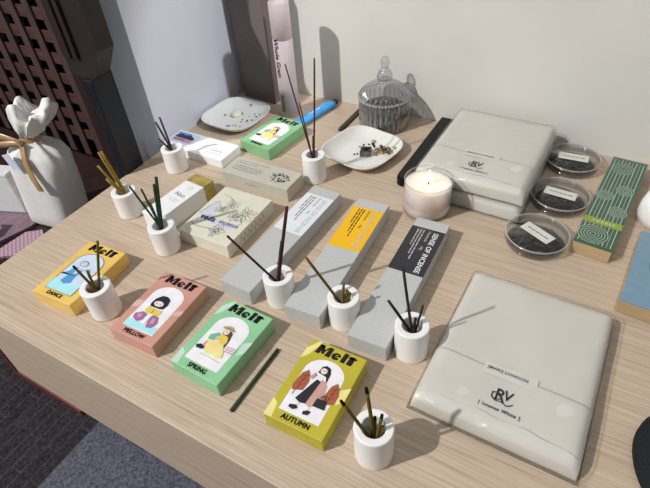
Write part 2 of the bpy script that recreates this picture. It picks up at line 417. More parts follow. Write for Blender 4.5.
def pic_spring(p, w, l, z):
    d = .00012
    def g(pts, m, k): p.poly([(x*w, y*l) for x, y in pts], z+d*k, m)
    g([(-.26, -.02), (-.14, .05), (-.06, .02), (-.14, -.09), (-.24, -.08)], 'p_teal', 1)
    g([(-.10, .09), (0, .13), (.09, .10), (.13, .0), (.14, -.10), (.06, -.08), (-.05, .0)], 'p_brown', 2)
    p.poly(ell(-.03*w, .135*l, .13*w, .025*l), z+3*d, 'p_hat'); p.poly(ell(-.02*w, .155*l, .075*w, .022*l), z+4*d, 'p_hat')
    p.line([(-.10*w, .138*l), (.06*w, .143*l)], .0007, z+5*d, 'p_brown')
    p.poly(ell(-.03*w, .085*l, .055*w, .035*l), z+4*d, 'p_skin')
    p.line([(-.06*w, .088*l), (.0*w, .09*l)], .0005, z+5*d, 'p_brown')
    g([(-.07, .045), (.06, .04), (.11, -.02), (.10, -.09), (-.06, -.07), (-.10, -.01)], 'p_yellow', 4)
    p.line([(-.09*w, .0), (-.12*w, -.05*l), (.0, -.055*l)], .0016, z+6*d, 'p_skin')
    g([(-.20, -.08), (-.05, -.06), (.11, -.08), (.20, -.16), (.23, -.22), (.14, -.245), (.05, -.225), (-.04, -.245), (-.12, -.23), (-.18, -.17)], 'p_lightyellow', 5)
    g([(-.22, -.10), (-.15, -.11), (-.14, -.19), (-.24, -.19)], 'p_pink', 4)
    g([(-.33, -.20), (-.26, -.17), (-.16, -.19), (-.18, -.225), (-.30, -.235)], 'p_navy', 6)
    for k in range(3): p.line([(.17*w, (-.07-.03*k)*l), (.36*w, (-.06-.03*k)*l)], .0014, z+(3+k)*d, 'p_rose' if k % 2 else 'p_pink')
    p.line([(-.16*w, -.27*l), (.05*w, -.265*l), (.26*w, -.275*l)], .0007, z+d, 'p_hat')

def pic_mellow(p, w, l, z):
    d = .00012
    def g(pts, m, k): p.poly([(x*w, y*l) for x, y in pts], z+d*k, m)
    g([(-.34, -.28), (.32, -.27), (.33, -.37), (-.34, -.385)], 'p_cyan', 1)  # cyan glare off the card, painted in as a flat patch
    g([(-.19, .0), (-.18, .08), (-.10, .15), (.0, .16), (.10, .13), (.14, .05), (.12, -.02), (.06, -.035), (-.10, -.04), (-.16, -.04)], 'p_navy', 3)
    p.poly(ell(-.04*w, .025*l, .10*w, .042*l), z+4*d, 'p_skin')
    for sx in (-.085, .01): p.line([((sx-.02)*w, .022*l), (sx*w, .016*l), ((sx+.02)*w, .022*l)], .0006, z+5*d, 'p_navy')
    g([(-.17, -.045), (-.02, -.06), (.13, -.045), (.15, -.10), (.09, -.15), (-.02, -.13), (-.13, -.15), (-.19, -.11)], 'p_yellow', 4)
    p.line([(-.02*w, -.06*l), (-.02*w, -.13*l)], .0006, z+5*d, 'p_brown')
    g([(-.30, -.20), (-.18, -.14), (-.07, -.16), (-.06, -.24), (-.15, -.29), (-.28, -.26)], 'p_purple', 4)
    g([(.04, -.14), (.17, -.14), (.24, -.22), (.21, -.30), (.10, -.32), (.04, -.24)], 'p_purple', 4)
    g([(-.24, -.19), (-.16, -.17), (-.13, -.22), (-.20, -.24)], 'p_pink', 5); g([(.09, -.18), (.16, -.18), (.18, -.24), (.11, -.26)], 'p_pink', 5)
    g([(-.06, -.17), (.03, -.16), (.02, -.30), (-.06, -.29)], 'p_white', 5)

def pic_dance(p, w, l, z):
    d = .00012
    def g(pts, m, k): p.poly([(x*w, y*l) for x, y in pts], z+d*k, m)
    g([(-.37, -.19), (-.15, -.24), (.33, -.22), (.33, -.385), (-.37, -.385)], 'p_cyan', 1)
    q_ = arch(w, l, -.34, .34, -.385, .13, .315); p.line(q_+q_[:1], .0008, z+d*2, 'soft_ink')
    p.poly(ell(-.07*w, .12*l, .10*w, .05*l), z+2*d, 'soft_ink'); p.poly(ell(-.07*w, .115*l, .08*w, .04*l), z+3*d, 'p_sky')
    p.line([(-.11*w, .12*l), (-.03*w, .118*l)], .0006, z+4*d, 'soft_ink')
    g([(-.20, .0), (-.12, .04), (-.02, .02), (.06, -.02), (.02, -.10), (.06, -.22), (-.06, -.26), (-.18, -.23), (-.16, -.12), (-.30, -.10), (-.34, -.13), (-.22, -.06)], 'p_blue', 3)
    g([(-.10, .03), (.0, .02), (.0, -.06), (-.08, -.08)], 'p_sky', 4)
    p.line([(.02*w, .0), (.16*w, .06*l), (.22*w, .02*l)], .0008, z+3*d, 'soft_ink')

MW, ML, MH = .068, .1038, .0212
def melt_box(loc, rz, card, caption, pic, label, arch_mat='p_white', seals=(), h=MH):
    t = thing('incense_box', label, 'box', (*loc, 0), rz, 'illustrated incense boxes with the stencil title')
    b = MB().box(-MW/2, MW/2, -ML/2, ML/2, 0, h, card, .0009)
    for m, pts in seals: b.poly([(x*MW, y*ML) for x, y in pts], h+.00012, m)  # pale patches for the clear seal stickers
    b.line([(-MW/2+.001, -ML/2-.0001), (MW/2-.001, -ML/2-.0001)], .0004, 0, card, Matrix.Translation((0, 0, h*.5)))
    b.build('carton', t)
    p = MB(); p.poly(arch(MW, ML, -.34, .34, -.385, .13, .315), h+.0002, arch_mat); pic(p, MW, ML, h+.00032)
    tag(p.build('picture_panel', t), 'arched pale picture panel')
    q = MB(); title(q, MW, ML, h+.0003, .41*ML, .0465, .0128); q.build('title_lettering', t)
    c = MB(); [c.text(caption, .0080, h+.0003+.00003*k_, 'ink', (ox, -.438*ML+oy), sx=.92, space=1.06) for k_, (ox, oy) in enumerate(((-.00035, -.0002), (.00035, .0002), (-.00035, .0002), (.00035, -.0002), (0, .0003), (0, -.0003)))]; c.build('caption_lettering', t)
    return t
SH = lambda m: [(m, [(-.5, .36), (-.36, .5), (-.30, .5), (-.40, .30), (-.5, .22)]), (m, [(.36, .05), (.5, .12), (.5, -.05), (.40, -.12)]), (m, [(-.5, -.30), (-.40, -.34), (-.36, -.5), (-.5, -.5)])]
melt_box((-.5547, .2477), 3.83, 'card_yellow', 'DANCE', pic_dance, 'golden yellow illustrated box captioned DANCE at the left table edge', 'p_sky')
melt_box((-.4120, .2489), 2.4, 'card_pink', 'MELLOW', pic_mellow, 'salmon pink illustrated box captioned MELLOW', 'p_white', [('p_pinkseal', [(-.5, -.02), (-.36, .0), (-.36, -.10), (-.5, -.14)]), ('p_pinkseal', [(.36, .02), (.5, .06), (.5, -.02), (.36, -.05)])])
melt_box((-.3091, .2456), -1.42, 'card_green', 'SPRING', pic_spring, 'mint green illustrated box captioned SPRING in the front row', 'p_white', SH('p_seal'))
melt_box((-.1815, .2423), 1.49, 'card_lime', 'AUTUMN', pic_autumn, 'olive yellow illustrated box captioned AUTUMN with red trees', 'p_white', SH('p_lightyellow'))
melt_box((-.5190, .6609), -6.53, 'card_mint', 'SPRING', pic_spring, 'green illustrated box at the back beside the crumb-strewn square plate')

# long grey boxes
GW, GL, GH = .0478, .2288, .0235
def grey_box(loc, rz, lab, tmat, smat, label, bold=0.):
    t = thing('incense_box', label, 'box', (*loc, 0), rz, 'long grey incense boxes')
    MB().box(-GW/2, GW/2, -GL/2, GL/2, 0, GH, 'card_grey', .0008).build('carton', t)
    p = MB(); z = GH+.0002
    p.box(-GW/2+.0003, GW/2-.0003, .018*GL, .414*GL, GH-.001, z, lab)
    p.text('SENSE OF INCENSE', .0098, z+.0002, tmat, (.255*GW, .212*GL), -PI/2, bold, .98)
    p.text('Handmade', .0052, z+.0002, smat, (.07*GW, .345*GL), -PI/2, bold*.6); p.text('60g', .0052, z+.0002, smat, (.07*GW, .235*GL), -PI/2, bold*.6)
    for k, (ln, y) in enumerate(((.062, .355), (.052, .345), (.034, .365))):
        x = (-.10-.085*k)*GW
        y0 = .395*GL
        while ln > 0:
            s = random.uniform(.004, .011); s = min(s, ln); p.line([(x, y0), (x, y0-s)], .0017, z+.0002, smat); y0 -= s+.0014; ln -= s+.0014
    tag(p.build('printed_label', t), {'label_white': 'white label', 'label_yellow': 'bright yellow label', 'label_black': 'black label'}[lab])
grey_box((-.3434, .4315), -1.47, 'label_white', 'faint_ink', 'soft_ink', 'long grey incense box with a white printed label')
grey_box((-.2554, .4347), 3.49, 'label_yellow', 'card_grey', 'ink', 'long grey incense box with a bright yellow label')
grey_box((-.1640, .4295), 1.99, 'label_black', 'white_ink', 'faint_ink', 'long grey incense box with a black label reading SENSE OF INCENSE', .00012)

# cream box with flower drawings
CW, CL, CH = .0889, .1151, .0226
t = thing('incense_box', 'square cream box with fine flower drawings', 'box', (-.4473, .4299, 0), .96)
MB().box(-CW/2, CW/2, -CL/2, CL/2, 0, CH, 'card_cream', .0009).build('carton', t)
p = MB(); z = CH+.0002
def C_(pts): return [(x*CW, y*CL) for x, y in pts]
p.poly(C_([(-.44, -.16), (-.34, .14), (-.28, .15), (-.16, -.10), (-.05, -.13), (.36, -.12), (.36, -.22), (.05, -.24), (-.30, -.20)]), z-.0001, 'lilac_wash')
p.line(C_([(-.45, -.12), (-.37, .14), (-.33, .18)]), .0022, z, 'faint_ink')
rng = random.Random(3)
def petal_flower(cx, cy, r, n, m):
    for k in range(n):
        a = 2*PI*k/n+rng.uniform(-.2, .2); rr = r*rng.uniform(.75, 1.15)
        q = [(cx+rr*s*math.cos(a+b), cy+rr*s*math.sin(a+b)) for s, b in ((.15, 0), (.6, -.33), (1, -.08), (.95, .1), (.55, .34), (.15, 0))]
        p.line(q, .00055, z+.0001, m)
petal_flower(-.06*CW, .19*CL, .0135, 8, 'soft_ink'); petal_flower(.30*CW, .10*CL, .017, 10, 'soft_ink'); petal_flower(.16*CW, .01*CL, .011, 8, 'soft_ink')
petal_flower(.10*CW, -.31*CL, .013, 10, 'blue_ink'); petal_flower(-.14*CW, .06*CL, .010, 8, 'soft_ink')
p.line(C_([(-.36, .34), (-.22, .33), (-.10, .26), (-.05, .17)]), .0007, z, 'soft_ink'); p.line(C_([(-.33, .20), (-.22, .10), (-.14, .06)]), .0007, z, 'soft_ink')
p.line(C_([(-.44, -.30), (-.30, -.34), (-.14, -.33), (.0, -.31)]), .0011, z, 'soft_ink'); p.line(C_([(.24, .30), (-.05, .31)]), .0004, z, 'faint_ink')
p.line(C_([(.30, .02), (.38, -.08), (.34, -.12)]), .0008, z, 'soft_ink')
p.text('veda', .0150, z+.0002, 'p_navy', (-.22*CW, -.155*CL), 0, .0004, .95); p.text('incense', .0125, z+.0002, 'blue_ink', (.20*CW, -.15*CL), 0, .0001, .9)
p.build('printed_drawing', t)
s_ = MB()
for k in range(7): s_.line([(-.03+.009*k, .004), (-.026+.009*k, .017), (-.022+.009*k, .006)], .0007, 0, 'soft_ink', Matrix.Translation((CW/2+.0002, 0, 0)) @ Matrix(((0, 0, 1, 0), (1, 0, 0, 0), (0, 1, 0, 0), (0, 0, 0, 1))))
s_.build('side_drawing', t)

# beige long box with a black flower
t = thing('incense_box', 'beige long box with a black flower emblem on its lid', 'box', (-.4608, .5416, 0), .22)
BW, BL, BH = .1285, .0481, .0245
MB().box(-BW/2, BW/2, -BL/2, BL/2, 0, BH, 'card_beige', .0009).build('carton', t)
p = MB(); z = BH+.0002
for k in range(85):
    a = rng.uniform(0, 2*PI); rr = math.sqrt(rng.random())
    x, y = .285*BW+.0175*rr*math.cos(a), -.05*BL+.0125*rr*math.sin(a)
    p.poly(ell(x, y, rng.uniform(.0006, .0024), rng.uniform(.0004, .0012), 8), z+k*.000004, 'ink')
tag(p.build('flower_emblem', t), 'black flower emblem')
p = MB()
for x0, x1, y, w_ in ((-.43, .05, .30, .0011), (-.43, -.12, .19, .0011), (-.41, .0, .02, .0016), (-.41, .02, -.09, .0016), (-.41, -.02, -.20, .0016)):
    x = x0*BW
    while x < x1*BW: s = rng.uniform(.003, .008); p.line([(x, y*BL), (min(x+s, x1*BW), y*BL)], w_, z, 'soft_ink'); x += s+.0013
p.build('lid_text', t)
p = MB(); p.line([(-.016, .012), (.012, .012)], .004, 0, 'faint_ink', Matrix.Translation((-.004, -BL/2-.0002, 0)) @ Matrix(((1, 0, 0, 0), (0, 0, -1, 0), (0, 1, 0, 0), (0, 0, 0, 1)))); p.build('front_text', t)

# white landscape box
t = thing('incense_box', 'white box with a blue mountain picture beside the square plate', 'box', (-.6231, .5771, 0), -.15)
WW, WL, WH = .1394, .0535, .016
MB().box(-WW/2, WW/2, -WL/2, WL/2, 0, WH, 'paper_white', .0008).build('carton', t)
p = MB(); z = WH+.0002
def W_(pts): return [(x*WW, y*WL) for x, y in pts]
p.poly(W_([(-.48, .42), (-.10, .40), (-.10, -.1), (-.20, -.2), (-.48, -.2)]), z, 'p_sky'); p.poly(W_([(-.47, .40), (-.26, .40), (-.20, .22), (-.46, .25)]), z+.0001, 'p_blue')
p.poly(W_([(-.46, .20), (-.40, .32), (-.33, .26), (-.26, .33), (-.15, .18), (-.15, .06), (-.46, .08)]), z+.0002, 'p_navy'); p.poly(W_([(-.46, .08), (-.15, .06), (-.15, -.12), (-.44, -.10)]), z+.0003, 'p_pink')
p.poly(W_([(-.44, .0), (-.30, .04), (-.22, -.06), (-.42, -.08)]), z+.0004, 'p_purple')
tag(p.build('mountain_picture', t), 'blue and pink mountain picture')
p = MB(); p.line(W_([(.05, -.08), (.13, .10), (.22, .26)]), .0012, z, 'soft_ink'); p.text('Leave', .0085, z, 'soft_ink', (.30*WW, -.08*WL), 0, 0, 1, space=1.3); p.line(W_([(.16, -.25), (.44, -.25)]), .0008, z, 'faint_ink')
p.build('lid_lettering', t)

# white and gold box
t = thing('incense_box', 'tall white box with a gold end lying behind the green-stick holder', 'box', (-.5365, .428, 0), -5.06)
NW, NL, NH = .039, .113, .031
MB().box(-NW/2, NW/2, -NL/2, .31*NL, 0, NH, 'paper_white', .0008).build('carton', t)
tag(MB().box(-NW/2-.0003, NW/2+.0003, .31*NL, NL/2, 0, NH+.0003, 'gold_foil', .0008).build('gold_end', t), 'marbled gold end sleeve')
p = MB(); z = NH+.0002
p.text('Nuo', .0115, z, 'soft_ink', (.03*NW, .02*NL), 0, .0001); p.line([(-.010, -.010), (.012, -.010)], .0008, z, 'faint_ink'); p.line([(-.008, -.014), (.010, -.014)], .0008, z, 'faint_ink')
p.line(ell(.09*NW, .19*NL, .004, .0035, 10)+[(.09*NW+.004, .19*NL)], .0006, z, 'gold_foil'); p.build('lid_lettering', t)

# ------------------------------------------------------------------ incense holders and sticks
HR, HH, HI = .019, .045, .0112
hold_prof = [(HR-.0012, 0), (HR-.0002, .0006), (HR, .0016), (HR, .003), (HR, HH-.0022), (HR, HH-.0013), (HR-.0004, HH-.0004), (HR-.0012, HH), (HR-.0020, HH), (HI+.0016, HH), (HI+.0009, HH), (HI+.0002, HH-.0004), (HI, HH-.001), (HI, HH-.0025), (HI, .011)]
HOLD = {
 'autumn':((-0.1026,0.2144),[((-0.0221, -0.0176, 0.103), (0.0043, -0.0005, 0.0115)), ((-0.005, -0.004, 0.1159), (0.0017, 0.0003, 0.0111)), ((0.0003, 0.0017, 0.0646), (-0.0004, 0.0013, 0.011)), ((0.0077, 0.0007, 0.0758), (0.0023, -0.0027, 0.0111)), ((0.0086, 0.0011, 0.0561), (0.0023, -0.0029, 0.0114))]),
 'black':((-0.1175,0.3422),[((-0.0228, -0.0143, 0.0887), (0.0071, 0.0051, 0.0117)), ((-0.0113, -0.0073, 0.1347), (0.003, 0.002, 0.0113)), ((0.0081, 0.0047, 0.0773), (0.0008, 0.0, 0.0112)), ((0.0024, 0.0009, 0.0584), (0.0014, 0.0002, 0.011))]),
 'gy':((-0.2056,0.3478),[((-0.0329, -0.0195, 0.1093), (0.0028, 0.0036, 0.0114)), ((0.0018, -0.0008, 0.067), (-0.0014, -0.0028, 0.0111)), ((0.0048, 0.0018, 0.0531), (-0.0032, -0.0034, 0.0117)), ((0.0075, 0.0032, 0.0489), (-0.0045, -0.0045, 0.0119))]),
 'gw':((-0.2942,0.3424),[((-0.0434, -0.0244, 0.1108), (0.0042, 0.0064, 0.012)), ((0.0194, 0.0125, 0.1476), (-0.0034, -0.0023, 0.0115)), ((0.0103, 0.0054, 0.0991), (-0.0042, -0.004, 0.0115))]),
 'gance':((-0.4871,0.2241),[((-0.0173, -0.0037, 0.077), (-0.0022, 0.0061, 0.012)), ((0.0157, 0.0203, 0.1104), (-0.008, 0.0049, 0.0247)), ((-0.0065, 0.0035, 0.0667), (-0.0093, 0.0017, 0.018)), ((-0.0128, -0.0078, 0.0444), (0.0075, 0.0053, 0.0226))]),
 'green':((-0.4979,0.3517),[((-0.0246, -0.0077, 0.1081), (-0.0015, 0.0072, 0.0111)), ((-0.0135, 0.0001, 0.1017), (-0.005, 0.0056, 0.0112)), ((0.0063, 0.0141, 0.1171), (-0.0082, 0.0047, 0.0223)), ((0.002, 0.0105, 0.1065), (-0.0087, 0.0036, 0.0261)), ((-0.0092, 0.0026, 0.0774), (-0.0068, 0.0042, 0.011))]),
 'gold':((-0.6107,0.3891),[((-0.0175, -0.0028, 0.1084), (-0.0041, 0.0059, 0.0114)), ((-0.0153, -0.0001, 0.1088), (-0.0029, 0.0079, 0.0113)), ((-0.0241, -0.0085, 0.0868), (0.0001, 0.0071, 0.0119)), ((-0.0191, -0.0068, 0.0638), (0.0022, 0.007, 0.012))]),
 'brown':((-0.6276,0.5170),[((-0.0103, 0.0027, 0.0961), (-0.0054, 0.0059, 0.0111)), ((-0.0171, -0.0024, 0.0884), (-0.0027, 0.007, 0.0117)), ((-0.0194, -0.0054, 0.0582), (0.0027, 0.0089, 0.0179))]),
 'far':((-0.3907,0.5920),[((0.007, 0.0146, 0.1984), (-0.0063, 0.006, 0.0111)), ((-0.0283, -0.0086, 0.1944), (-0.0028, 0.0079, 0.0114)), ((-0.016, -0.0005, 0.1328), (-0.0032, 0.0079, 0.0112)), ((-0.0022, 0.0087, 0.0748), (-0.0055, 0.0065, 0.0111))]),
}
# holder label place, stick material, (stick word, radius, burnt?) per stick
INFO = {
 'autumn': ('by the AUTUMN box', 's_olive', 'olive', [('leaning far left', .0014, 1), ('tallest and upright', .0015, 1), ('short one at the back', .0014, 1), ('short dark-tipped one on the right', .0014, 1), ('shortest one on the right rim', .0014, 0)]),
 'black': ('by the black-labelled box', 's_char', 'charcoal', [('leaning far left', .0014, 0), ('tallest', .0013, 0), ('short thin one leaning right', .0011, 0), ('stubby one in the middle', .0014, 0)]),
 'gy': ('by the yellow-labelled box', 's_olive', 'dark olive', [('long one leaning far left', .0014, 0), ('short upright one at the back', .0014, 0), ('broken stub in the middle', .0018, 0), ('broken stub on the right', .0018, 0)]),
 'gw': ('by the white-labelled box', 's_maroon', 'maroon', [('leaning far left', .0013, 0), ('tallest upright one', .0017, 0), ('shorter thick one', .0017, 0)]),
 'gance': ('by the DANCE box', 's_olive', 'olive', [('dark-tipped one leaning left', .0014, 1), ('tallest upright one', .0014, 0), ('short one in the middle', .0015, 0), ('stub on the left rim', .0016, 0)]),
 'green': ('by the white and gold box', 's_green', 'dark green', [('leaning far left', .0012, 0), ('second from left', .0012, 0), ('thick tallest one', .0019, 0), ('second tallest, thick', .0019, 0), ('short middle one', .0014, 0)]),
 'gold': ('nearest the lattice bench', 's_gold', 'golden', [('tall left one', .0017, 0), ('tall right one', .0017, 0), ('leaning farthest left', .0015, 0), ('short stub', .0018, 0)]),
 'brown': ('by the mountain-picture box', 's_brown', 'dark brown', [('taller one', .0014, 0), ('second tallest one', .0014, 0), ('short stub on the left', .0014, 0)]),
 'far': ('by the charcoal plate', 's_brown', 'brown', [('tallest upright one', .0012, 0), ('tall thin one leaning left', .0009, 0), ('medium thin one leaning left', .0009, 0), ('thick short one', .0019, 0)]),
}
hold0 = None
for key, (c, sticks) in HOLD.items():
    place, mat, colr, words = INFO[key]
    if hold0 is None:
        h = thing('incense_holder', '', 'incense holder', (*c, 0))
        MB().lathe(hold_prof, 'ceramic', 56, cap1=False).build('ceramic_cup', h)
        MB().lathe([(HI-.0002, .0100), (HI-.0003, .0108), (.004, .0110)], 'ash', 24).build('ash_bed', h)
        hold0 = h
    else:
        h = copy_tree(hold0); h.location = (*c, 0)
    tag(h, 'white ceramic incense holder with %s sticks %s' % (colr, place), 'incense holder', 'white ceramic incense holders')
    h.scale.z = {'autumn': 1.1, 'black': 1.04, 'gance': 1.03, 'gold': .96, 'brown': .96, 'green': .97, 'gy': .98, 'gw': .99, 'far': 1.04}[key]
    for (tip, base), (word, r, burnt) in zip(sticks, words):
        tip = Vector(tip); base = Vector(base); d = tip-base; L = d.length
        o = MB()
        p0 = Vector((0, 0, 0)); bend = Vector((rng.uniform(-1, 1), rng.uniform(-1, 1), 0))*.012*L*.5
        path = [p0+d*(k/6)+bend*math.sin(PI*k/6) for k in range(7)]
        r *= 1.2
        if burnt:
            kp = path[:-1]+[path[-2].lerp(path[-1], .6)]
            o.tube(kp, r, mat, 9); o.tube([kp[-1], path[-1]], [r, r*.85], 'burnt', 9)
        else: o.tube(path, [r]*6+[r*.92], mat, 9)
        s = o.build('incense_stick', None, (c[0]+base.x, c[1]+base.y, base.z))
        tag(s, '%s incense stick, %s, in holder %s' % (colr, word, place), 'incense stick', '%s sticks in the holder %s' % (colr, place))
s = MB().tube([(-.2549, .1835, 0), (-.2546, .23, 0), (-.2540, .2727, 0)], .0021, 's_green', 10).build('incense_stick', None, (0, 0, .0022))
tag(s, 'dark green incense stick lying loose on the table beside the SPRING box', 'incense stick')

# ------------------------------------------------------------------ pouches
def pillow(w, l, t, nx=44, ny=52, e=.34, p=18, z0=.0008, fn=None):
    vs = []; fs = []
    def hgt(u, v):
        q = max(0., min(1-abs(u)**p, 1-abs(v)**p, 1.15*(1-abs(u)**p)*(1-abs(v)**p)+.0)); return min(1, q)**e
    sp = lambda k, n: math.sin(PI/2*(2*k/n-1))*.85+(2*k/n-1)*.15
    for j in range(ny+1):
        for i in range(nx+1):
            u, v = sp(i, nx), sp(j, ny); x, y, zz = u*w/2, v*l/2, z0+(t-z0)*hgt(u, v)
            if fn: zz += fn(u, v)*hgt(u, v)
            vs.append((x, y, zz))
    n = nx+1
    for j in range(ny):
        for i in range(nx): fs.append((j*n+i, j*n+i+1, (j+1)*n+i+1, (j+1)*n+i))
    o = len(vs)
    for j in range(ny+1):
        for i in range(nx+1):
            x, y, _ = vs[j*n+i]; vs.append((x, y, .0))
    for j in range(ny):
        for i in range(nx): fs.append((o+j*n+i, o+(j+1)*n+i, o+(j+1)*n+i+1, o+j*n+i+1))
    ring = [i for i in range(n)]+[j*n+nx for j in range(1, ny+1)]+[ny*n+i for i in range(nx-1, -1, -1)]+[j*n for j in range(ny-1, 0, -1)]
    for a, b in zip(ring, ring[1:]+ring[:1]): fs.append((a, o+a, o+b, b))
    return vs, fs
PW, PL, PT = .164, .205, .0225
def make_pouch():
    t = thing('paper_pouch', '', 'pouch')
    wv = lambda u, v: .0006*math.sin(4*u+3*v)+.0005*math.sin(7*v-2*u)
    v, f = pillow(PW, PL, PT, fn=wv); MB().add(v, f, 'pouch_paper', True).build('pouch_body', t)
    # front flap folded over the body: upper front third of the same pillow, lifted by a paper's thickness
    yf = -.034; nx, ny = 40, 20; vs = []; fs = []
    def top(x, y):
        u, w = 2*x/PW, 2*y/PL; qu, qw = 1-abs(u)**18, 1-abs(w)**18; q = max(0., min(qu, qw, 1.15*qu*qw))**.34; return .0008+(PT-.0008)*q+wv(u, w)*q
    for j in range(ny+1):
        for i in range(nx+1):
            x = (i/nx-.5)*PW*.985; y = -PL/2*.985+(yf+.002*x/PW*-2+PL/2*.985)*j/ny; vs.append((x, y, top(x, y)+.0011))
    for j in range(ny):
        for i in range(nx): fs.append((j*(nx+1)+i, j*(nx+1)+i+1, (j+1)*(nx+1)+i+1, (j+1)*(nx+1)+i))
    o = len(vs)
    for i in range(nx+1): x, y, z = vs[ny*(nx+1)+i]; vs.append((x, y+.0003, z-.0014))
    for i in range(nx): a = ny*(nx+1)+i; fs.append((a, a+1, o+i+1, o+i))
    MB().add(vs, fs, 'pouch_paper', True).build('front_flap', t)
    z = top(0, -.05)+.0021
    p = MB(); p.box(-.027, .027, -.0435, -.0285, z-.0004, z, 'sticker', .0001); tag(p.text('[MARI] LONDON', .0052, z+.0002, 'ink', (-.003, -.0355), 0, .0001, 1.0, space=1.05).build('sticker', t), 'white seal sticker')
    q = MB(); q.text('R', .020, z+.0002, 'ink', (-.0030, -.0640), 0, .00025, .85); q.text('V', .0165, z+.0003, 'ink', (.0044, -.0622), R(-4), .0002, .85)
    q.line([(-.0105+.0005*0, -.0615), (-.0105, -.0680), (-.006, -.0712), (.0, -.0705), (.006, -.0730), (.011, -.0690)], .0011, z+.0003, 'ink')
    q.line(ell(-.0060, -.0655, .0048, .0042, 14)+[(-.0012, -.0655)], .0010, z+.00025, 'ink')
    q.build('monogram', t)
    MB().text('[ Intense White ]', .0054, z+.0002, 'ink', (.0005, -.0800), 0, .0001, .95, space=1.12).build('caption_lettering', t)
    # clear sleeve
    v, f = pillow(PW+.005, PL+.006, PT+.0026, 40, 48, .34, 18, .0004, fn=lambda u, v: .0005*math.sin(11*u+5*v)+.0004*math.sin(17*v-9*u))
    v = [(x, y-.001, zz) for x, y, zz in v]
    tag(MB().add(v, f, 'film', True).build('clear_sleeve', t), 'crinkled clear plastic sleeve')
    tag(MB().tube([((-.5+k/24)*(PW-.012), -PL/2+.0125+.0012*math.sin(k*.9)-.004*abs(k/12-1)**3, PT+.0030-.0035*abs(k/12-1)**6) for k in range(25)], .0005, 'fold_highlight', 6).build('sleeve_fold', t), 'crease in the clear sleeve, its highlight coloured white')
    vs = []; fs = []; nn = 40
    for j in range(3):
        for i in range(nn+1):
            x = -PW/2-.004+(PW+.014)*i/nn; y = -PL/2+.001-.0065*j-.0015*math.sin(x*60); vs.append((x, y, .0014+.0009*math.sin(x*140+j*1.3)+.0006*math.sin(x*310)))
    for j in range(2):
        for i in range(nn): fs.append((j*(nn+1)+i, (j+1)*(nn+1)+i, (j+1)*(nn+1)+i+1, j*(nn+1)+i+1))
    tag(MB().add(vs, fs, 'film', True).build('sleeve_seam', t), 'crinkled clear plastic seam')
    return t
pouch = make_pouch(); pouch.location = (-.0080, .3790, 0); pouch.rotation_euler.z = R(-.6)
tag(pouch, 'flat grey paper pouch in a clear sleeve in the right foreground', 'pouch', 'grey paper pouches in clear sleeves')
p2 = copy_tree(pouch); p2.location = (-.1470, .7225, 0); p2.rotation_euler.z = R(-1.2)
tag(p2, 'lower grey paper pouch of the stack of two by the wall', 'pouch', 'grey paper pouches in clear sleeves')
p3 = copy_tree(pouch); p3.location = (-.1480, .7265, .0262); p3.rotation_euler.z = R(-.6)
tag(p3, 'upper grey paper pouch of the stack of two by the wall', 'pouch', 'grey paper pouches in clear sleeves')

# ------------------------------------------------------------------ petri dishes
def make_dish():
    t = thing('petri_dish', '', 'dish')
    MB().lathe([(.001, .0004), (.0385, .0004), (.0390, .0012), (.0390, .0130), (.0380, .0130), (.0380, .0018), (.001, .0015)], 'plastic', 64).build('dish_base', t)
    MB().lathe([(.001, .0150), (.0405, .0150), (.0411, .0143), (.0411, .0050), (.0418, .0050), (.0418, .0150), (.0412, .0162), (.001, .0164)], 'plastic', 64).build('dish_lid', t)
    MB().lathe([(.0400, .0160), (.0408, .0170), (.0420, .0166), (.0424, .0155), (.0418, .0146)], 'rim_clear', 64, cap0=False, cap1=False).build('lid_rim', t)
    s = MB(); s.box(-.0225, .0225, -.0095, .0095, .0165, .0168, 'sticker', .0001)
    x = -.016
    while x < .014: w_ = rng.uniform(.003, .007); s.line([(x, 0), (x+w_, 0)], .0022, .0169, 'soft_ink'); x += w_+.0014
    tag(s.build('sticker', t), 'pale printed sticker')
    return t
def chips(c, rot, seed, n=90):
    r_ = random.Random(seed); mb = MB()
    mb.lathe([(.034, .0018), (.033, .0045), (.020, .0062), (.002, .0066)], 'chips', 30, fn=lambda a, r, z: 1+.06*math.sin(3*a+seed)+.03*math.sin(7*a))
    for k in range(n):
        a = r_.uniform(0, 2*PI); rr = .029*math.sqrt(r_.random()); x, y = rr*math.cos(a), rr*math.sin(a)
        z = .0068-.0025*(rr/.029)**2+r_.uniform(0, .0022); L = r_.uniform(.004, .011); th = rot+r_.gauss(0, .35)
        dx, dy = math.cos(th)*L/2, math.sin(th)*L/2
        if math.hypot(abs(x)+abs(dx), abs(y)+abs(dy)) > .036: continue
        mb.tube([(x-dx, y-dy, z), (x+dx, y+dy, z+r_.uniform(-.001, .001))], r_.uniform(.0009, .0016), r_.choice(['chips', 'chips', 'chip_light']), 6, False)
    return tag(mb.build('incense_chips', None, (*c, 0)), kind='stuff')
dish = make_dish()
D = [((-.0360, .5880), R(-28), 'clear round dish of dark incense nearest the candle', R(30)), ((-.0266, .6900), R(-4), 'clear round dish of dark incense in the middle of the three', R(10)), ((-.0278, .7960), R(4), 'clear round dish of dark incense nearest the wall', R(80))]
for k, (c, rz, lab, th) in enumerate(D):
    o = dish if k == 0 else copy_tree(dish)
    o.location = (*c, 0); o.rotation_euler.z = rz; tag(o, lab, 'dish', 'clear petri dishes of incense')
    s = chips(c, th, k+1); tag(s, 'dark incense chips inside the ' + lab.replace('clear round dish of dark incense', 'clear dish'), 'incense')

